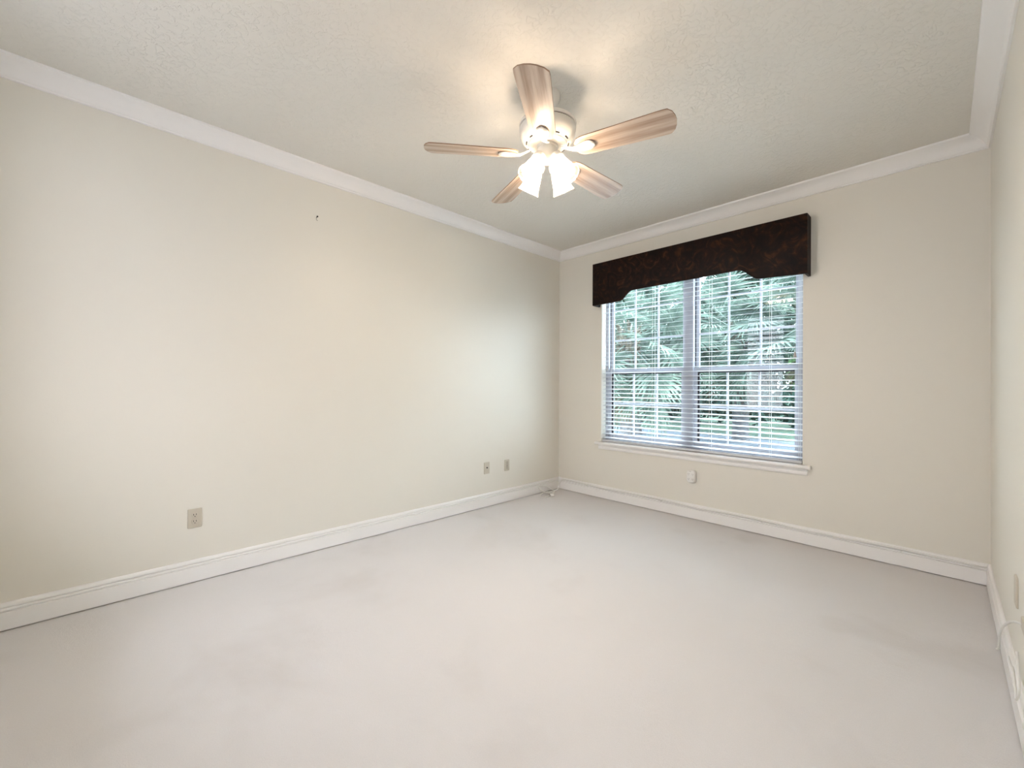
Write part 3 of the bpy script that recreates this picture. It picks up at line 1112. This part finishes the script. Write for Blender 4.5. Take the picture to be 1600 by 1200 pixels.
def fan_leaf(seed, dead=False):
    """petiole along +X then a costapalmate fan blade of folded, drooping segments."""
    rnd = random.Random(seed)
    bm = bmesh.new()
    Lp = rnd.uniform(0.85, 1.15)
    sag = rnd.uniform(0.10, 0.22)
    pet = [Vector((Lp * u, 0, -sag * u * u)) for u in [i / 6 for i in range(7)]]
    tube(bm, pet, [0.022 - 0.010 * i / 6 for i in range(7)], 5)
    base_p = pet[-1]
    ns = 44
    Rl = rnd.uniform(0.62, 0.78)
    tiltb = math.radians(rnd.uniform(-25, 5))
    for i in range(ns):
        u = i / (ns - 1)
        a = math.radians(-148 + 296 * u + rnd.uniform(-1.5, 1.5))
        ln_ = Rl * (0.62 + 0.38 * math.cos(a * 0.55)) * rnd.uniform(0.9, 1.06)
        droop = rnd.uniform(0.10, 0.36) * (1.6 if dead else 1.0)
        dirv = Vector((math.cos(a), math.sin(a), 0))
        side = Vector((-math.sin(a), math.cos(a), 0))
        wmax = 0.020
        prev = None
        costa = Vector((0.16 * max(0, math.cos(a)), 0, -0.03 * max(0, math.cos(a))))
        for k, q in enumerate((0.0, 0.38, 0.62, 0.82, 1.0)):
            w = (0.005, wmax * 1.15, wmax, wmax * 0.6, 0.002)[k]
            r = 0.03 + ln_ * q
            zz = -droop * ln_ * q ** 2.6 + 0.10 * ln_ * abs(math.sin(a)) * q * (1 - 0.6 * q)
            c = costa + dirv * r + Vector((0, 0, zz))
            if q > 0.7:
                c += side * rnd.uniform(-0.02, 0.02) * q
            tri = [c - side * w + Vector((0, 0, w * 0.55)), c - Vector((0, 0, w * 0.25)), c + side * w + Vector((0, 0, w * 0.55))]
            tri = [bm.verts.new(base_p + Matrix.Rotation(-tiltb, 3, 'Y') @ v) for v in tri]
            if prev:
                bm.faces.new((prev[0], prev[1], tri[1], tri[0]))
                bm.faces.new((prev[1], prev[2], tri[2], tri[1]))
            prev = tri
    me = bpy.data.meshes.new('frond')
    bm.to_mesh(me)
    bm.free()
    me.materials.append(M_DEAD if dead else M_PALM)
    return me


LEAVES = [fan_leaf(s) for s in range(6)]
DRY = [fan_leaf(50, True), fan_leaf(51, True)]


def trunk_mesh(h, r0, r1, seed, boots=True):
    rnd = random.Random(seed)
    bm = bmesh.new()
    nr = 26
    rings = []
    N = 18
    for k in range(nr + 1):
        z = h * k / nr
        r = r0 + (r1 - r0) * k / nr
        if k == 0:
            r *= 1.2
        r *= 1 + (0.03 if k % 2 else -0.02)
        rings.append([bm.verts.new((r * math.cos(2 * PI * i / N) * rnd.uniform(0.97, 1.03), r * math.sin(2 * PI * i / N) * rnd.uniform(0.97, 1.03), z)) for i in range(N)])
    for a, b in zip(rings, rings[1:]):
        for i in range(N):
            j = (i + 1) % N
            bm.faces.new((a[i], a[j], b[j], b[i]))
    bm.faces.new(rings[-1])
    return bm


def palm(x, y, h, nf, seed, label, scale=1.0, dry=2, lo_el=-62, r=0.17):
    rnd = random.Random(seed)
    root = empty('palm_tree', (x, y, GZ), label, 'palm tree', 'fan palms outside the window')
    obj('trunk', trunk_mesh(h, r, r * 0.9, seed), M_BARK, root, smooth=50)
    bm = bmesh.new()                                   # boots: the split leaf bases under the crown
    for k in range(34):
        a = k * 2.4
        zz = h - 0.75 + 0.75 * k / 34
        d = Vector((math.cos(a), math.sin(a), 0))
        p0 = d * (r * 0.8) + Vector((0, 0, zz - 0.12))
        p1 = d * (r * 1.25) + Vector((0, 0, zz + 0.10))
        p2 = d * (r * 1.75) + Vector((0, 0, zz + 0.26))
        tube(bm, [p0, p1, p2], [0.05, 0.038, 0.020], 5)
    obj('leaf_bases', bm, M_BOOT, root)
    for k in range(nf):
        u = (k + 0.5) / nf
        el = math.radians(80 - (80 - lo_el) * u ** 0.85 + rnd.uniform(-8, 8))
        az = k * 2.39996 + rnd.uniform(-0.25, 0.25)
        dead = k >= nf - dry
        me = (DRY if dead else LEAVES)[rnd.randrange(2 if dead else 6)]
        f = bpy.data.objects.new('frond', me)
        COL.objects.link(f)
        f.parent = root
        f.location = (0.10 * math.cos(az), 0.10 * math.sin(az), h - 0.10 - 0.35 * u)
        rot = Matrix.Rotation(az, 3, 'Z') @ Matrix.Rotation(-el, 3, 'Y') @ Matrix.Rotation(rnd.uniform(-0.5, 0.5), 3, 'X')
        f.rotation_euler = rot.to_euler()
        f.scale = [scale * rnd.uniform(0.9, 1.12)] * 3
        if dead:
            f['label'] = 'dry tan hanging frond'
    return root


palm(-0.77, 8.8, 3.15, 40, 11, 'fan palm with the pale trunk showing in the right half of the window', 1.05, 2, -58, 0.21)
palm(-1.85, 4.7, 2.75, 38, 23, 'fan palm closest to the left half of the window, fronds hanging low', 1.0, 2, -66)
palm(-3.6, 8.2, 3.6, 38, 37, 'fan palm behind the low-hanging one, at the left edge of the window', 1.1, 0, -50)
palm(1.35, 6.9, 3.25, 36, 41, 'fan palm at the right edge of the window, in front of the pale trunk', 1.0, 1, -30)
palm(-3.76, 12.6, 4.4, 40, 53, 'tall fan palm farthest back, in line with the window mullion', 1.2, 0, -60)


def bush_mesh(w, d, h, n, seed, leaf=0.12, shell=0.55):
    rnd = random.Random(seed)
    bm = bmesh.new()
    for _ in range(n):
        a = rnd.uniform(0, 2 * PI)
        cz = rnd.uniform(-1, 1)
        rr = (shell + (1 - shell) * rnd.random())
        s = math.sqrt(1 - cz * cz)
        lump = 0.82 + 0.3 * noise.noise(Vector((math.cos(a) * 1.7 + seed, math.sin(a) * 1.7, cz * 1.7)))
        p = Vector((w * s * math.cos(a), d * s * math.sin(a), h * cz)) * rr * lump
        nrm = Vector((rnd.gauss(0, 1), rnd.gauss(0, 1), rnd.gauss(0, 1) + 0.7)).normalized()
        t = nrm.orthogonal().normalized()
        t = Matrix.Rotation(rnd.uniform(0, 6.28), 3, nrm) @ t
        b = nrm.cross(t)
        L = leaf * rnd.uniform(0.6, 1.3)
        bm.faces.new([bm.verts.new(p + v) for v in (-t * L, -b * L * 0.42 + nrm * L * 0.1, t * L, b * L * 0.42 + nrm * L * 0.1)])
    return bm


def tree(x, y, w, d, h, zc, n, seed, m, label, leaf=0.2):
    root = empty('shade_tree', (x, y, GZ), label, 'tree', 'trees beyond the palms')
    obj('foliage', bush_mesh(w, d, h, n, seed, leaf), m, root, loc=(0, 0, zc - GZ))
    bm = bmesh.new()
    tube(bm, smooth_path([(0, 0, 0), (0.1, 0.05, (zc - GZ) * 0.4), (-0.1, 0, (zc - GZ) * 0.75), (0.05, 0, zc - GZ)], 4), 0.18, 10)
    obj('trunk', bm, M_BOOT, root)
    return root


tree(-11.0, 17.0, 5.2, 3.0, 4.6, 4.2, 7000, 1, M_TREE, 'dark green tree far behind the left fan palms', 0.26)
tree(-4.5, 24.5, 6.0, 3.0, 6.0, 4.9, 8000, 2, M_TREE, 'dark green tree far behind the window mullion', 0.26)
tree(2.2, 32.0, 6.6, 3.0, 6.5, 5.2, 8000, 3, M_TREE, 'dark green tree far behind the pale palm trunk', 0.26)
tree(0.2, 16.5, 1.7, 1.3, 1.5, 2.0, 1800, 4, M_LIME, 'bright lime-green small tree to the right of the pale palm trunk', 0.15)
tree(8.5, 24.0, 4.6, 3.0, 5.2, 4.6, 4200, 6, M_TREE, 'dark green tree at the far right beyond the window edge', 0.26)
hd = empty('hedge', (-3.0, 14.2, GZ), 'low dark hedge across the far side of the drive', 'hedge')
bm = bmesh.new()
for i in range(15):
    b2 = bush_mesh(1.0, 0.8, 0.95, 900, 70 + i, 0.11, 0.5)
    b2.transform(Matrix.Translation((-8.4 + i * 1.2, 0.4 * math.sin(i * 1.3), 0.85)))
    tmp = bpy.data.meshes.new('hedge_part')
    b2.to_mesh(tmp)
    b2.free()
    bm.from_mesh(tmp)
    bpy.data.meshes.remove(tmp)
obj('foliage', bm, M_HEDGE, hd)
